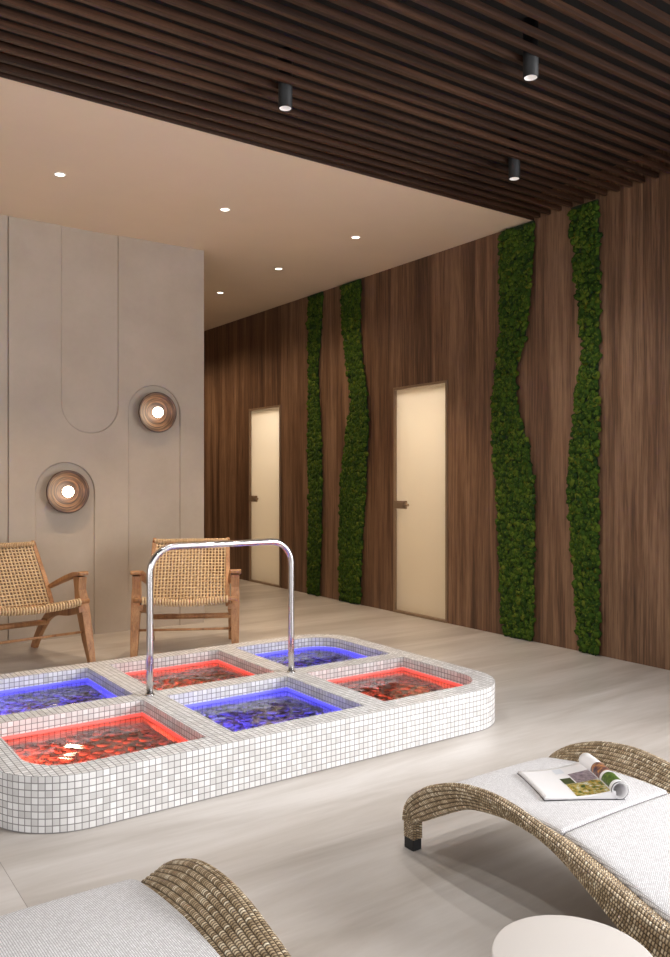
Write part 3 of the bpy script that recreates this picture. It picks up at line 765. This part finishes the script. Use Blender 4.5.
def side_table():
    root = empty('side_table', (1.366, 1.088, 0), 'low round white side table between the two sun loungers', 'side table')
    b = MB(); b.lathe([(0, .250), (.150, .250), (.163, .251), (.166, .254), (.1665, .2565), (.1655, .2590), (.163, .260), (0, .260)], 72); b.build('table_top', M['table'], root)
    b = MB(); b.lathe([(.0, .014), (.022, .014), (.019, .03), (.018, .14), (.019, .235), (.03, .2495), (0, .2495)], 28); b.build('pedestal', M['table'], root)
    b = MB(); b.lathe([(0, .0005), (.115, .0005), (.118, .004), (.115, .010), (.03, .0135), (0, .0135)], 48); b.build('base', M['table'], root)

# ------------------------------------------------------------------ lamps
def sconce(x, z, label):
    root = empty('wall_sconce', (x, WY + .0138, z), label, 'wall lamp', 'round wooden wall lamps on the plaster wall')
    R = Matrix.Rotation(PI / 2, 4, 'X')       # local z -> -y
    b = MB(); b.lathe([(0, .004), (.05, .004), (.105, .018), (.150, .050), (.166, .070), (.168, .074), (.164, .078), (.150, .073), (.118, .056), (.08, .045), (.04, .041), (0, .041)], 72, R); b.build('dish', M['dish'], root)
    b = MB(); b.lathe([(0, .0005), (.04, .0005), (.04, .0045), (0, .0045)], 32, R); b.build('wall_plate', M['bronze'], root)
    b = MB(); b.lathe([(.044 * S(a), .078 - .044 * Cs(a)) for a in [PI * k / 20 for k in range(21)]], 40, R); b.build('bulb', M['bulb'], root)
    l = bpy.data.lights.new('sconce_lamp', 'POINT'); l.energy = .8; l.color = (1, .72, .45); l.shadow_soft_size = .05
    o = bpy.data.objects.new('sconce_lamp', l); COL.objects.link(o); o.location = (x, WY - .135, z)
def downlight(x, y, label, power, wide=False):
    root = empty('recessed_downlight', (x, y, CZ), label, 'ceiling light', 'recessed ceiling downlights')
    b = MB(); b.lathe([(.040, -.0005), (.040, -.005), (.034, -.006), (.031, -.003), (.031, -.0005)], 36); b.build('trim_ring', M['lamp_ring'], root)
    b = MB(); b.lathe([(0, -.0025), (.0305, -.0025), (.0305, -.001), (0, -.001)], 32); b.build('diffuser', M['lamp_glow'], root)
    l = bpy.data.lights.new('downlight_or_added_spot', 'SPOT'); l.energy = power; l.color = (1, .76, .52); l.shadow_soft_size = .025; l.spot_size = math.radians(74 if not wide else 140); l.spot_blend = .55 if not wide else 1.0
    o = bpy.data.objects.new('downlight_or_added_spot', l); COL.objects.link(o); o.location = (x, y, CZ - .012)
def cylinder_spot(x, y, label, zb=3.125):
    root = empty('cylinder_spotlight', (x, y, zb), label, 'ceiling spotlight', 'black cylinder spotlights between the slats')
    b = MB(); b.lathe([(.0305, .012), (.0305, .001), (.033, 0), (.036, .001), (.036, 3.4195 - zb), (0, 3.4195 - zb)], 40); b.build('housing', M['black'], root)
    l = bpy.data.lights.new('spotlight_lamp', 'SPOT'); l.energy = 62; l.color = (1, .97, .94); l.shadow_soft_size = .03; l.spot_size = math.radians(120); l.spot_blend = 1.0
    o = bpy.data.objects.new('spotlight_lamp', l); COL.objects.link(o); o.location = (x, y, zb - .008)
    b = MB(); b.lathe([(.0300, .002), (.0300, .012), (.018, .020), (0, .020)], 32); b.build('lens', M['spot_lens'], root)

def lights():
    w = bpy.data.worlds.new('world'); SC.world = w; w.use_nodes = True
    bg = w.node_tree.nodes['Background']; bg.inputs[0].default_value = (.75, .86, 1, 1); bg.inputs[1].default_value = .25
    def area(name, loc, aim, sx, sy, e, col):
        l = bpy.data.lights.new(name, 'AREA'); l.shape = 'RECTANGLE'; l.size = sx; l.size_y = sy; l.energy = e; l.color = col
        o = bpy.data.objects.new(name, l); COL.objects.link(o); o.location = loc
        o.rotation_euler = (Vector(aim) - Vector(loc)).to_track_quat('-Z', 'Y').to_euler(); return o
    # daylight outside the window opening of the walnut wall
    area('window_daylight', (WX + .35, -.9, 1.7), (0, .6, 1.0), 3.6, 2.6, 330, (.985, .985, 1))
    area('low_sky_daylight', (13, -5.3, 6.2), (1.2, 2.0, .2), 2.1, 2.1, 1050, (1, .985, .97))
    area('rear_window_daylight', (.7, Y0 - .3, 1.6), (.9, 3, 1.4), 7.2, 2.8, 125, (.98, .98, 1))
    area('left_fill_light', (X0 - .3, 0, 1.6), (3, .8, 1.4), 5.0, 2.5, 140, (.98, .98, 1))  # fill light outside the added left window

def camera():
    c = bpy.data.cameras.new('camera'); o = bpy.data.objects.new('camera', c); COL.objects.link(o)
    o.location = (0, 0, 1.25); o.rotation_euler = (PI / 2, 0, -math.atan2(569, 810.7))
    c.sensor_fit = 'VERTICAL'; c.sensor_height = 36; c.lens = 810.7 / 957 * 36; c.clip_start = .05
    SC.camera = o

build_materials(); shell(); moss(); foot_bath(); handrail()
armchair((1.385, 5.698, 0), math.radians(7), 'woven rattan teak armchair at the left picture edge under the lower wall lamp')
armchair((2.490, 5.387, 0), math.radians(-28), 'woven rattan teak armchair behind the chrome handrail, near the walnut passage')
lounger(1.77, 'wavy wicker sun lounger at the right holding the open magazine')
lounger(.155, 'wicker sun lounger at the bottom left corner with bare white cushions')
magazine(); side_table()
sconce(2.665, 1.80, 'round wooden wall lamp, the higher one nearer the walnut wall')
sconce(1.925, 1.147, 'round wooden wall lamp, the lower one above the left armchair')
downlight(1.565, 5.345, 'recessed downlight at the far left, above the grooved plaster wall', 105)
downlight(2.763, 5.345, 'recessed downlight second from left in the front row of three', 105)
downlight(3.958, 5.345, 'recessed downlight nearest the walnut wall in the front row of three', 105)
downlight(3.958, 6.565, 'recessed downlight in the passage, middle of the row going back', 55, True)
downlight(3.958, 7.765, 'recessed downlight deepest in the passage, beside the plaster wall corner', 55, True)
for y_ in (8.965, 10.165):  # unseen spots without fittings, added to brighten the deep passage wall
    l_ = bpy.data.lights.new('downlight_or_added_spot', 'SPOT'); l_.energy = 85; l_.color = (1, .76, .52); l_.shadow_soft_size = .025; l_.spot_size = math.radians(140); l_.spot_blend = 1.0
    k_ = bpy.data.objects.new('downlight_or_added_spot', l_); COL.objects.link(k_); k_.location = (3.958, y_, CZ - .012)
cylinder_spot(2.156, 3.51, 'black cylinder spotlight left of the other two, over the foot bath')
cylinder_spot(2.964, 2.61, 'black cylinder spotlight nearest the viewer, highest in the picture', 3.146)
cylinder_spot(3.835, 3.51, 'black cylinder spotlight closest to the walnut wall and moss strips')
cylinder_spot(1.25, 2.61, 'added unseen black cylinder spotlight above the near left end of the foot bath')  # this and the next two are unseen, added for light from above
cylinder_spot(2.15, 1.61, 'added unseen black cylinder spotlight above the sun lounger with the magazine')
cylinder_spot(.45, 1.61, 'added unseen black cylinder spotlight above the bare left sun lounger')
lights(); camera()
bpy.context.view_layer.update()

vs = SC.view_settings; vs.view_transform = 'Standard'; vs.look = 'None'; vs.gamma = 1; vs.use_curve_mapping = False; vs.exposure = 0.0
cy = SC.cycles
cy.use_denoising = True; cy.max_bounces = 10; cy.diffuse_bounces = 5; cy.glossy_bounces = 5; cy.transmission_bounces = 6; cy.sample_clamp_indirect = 6.0
cy.caustics_reflective = False; cy.caustics_refractive = True
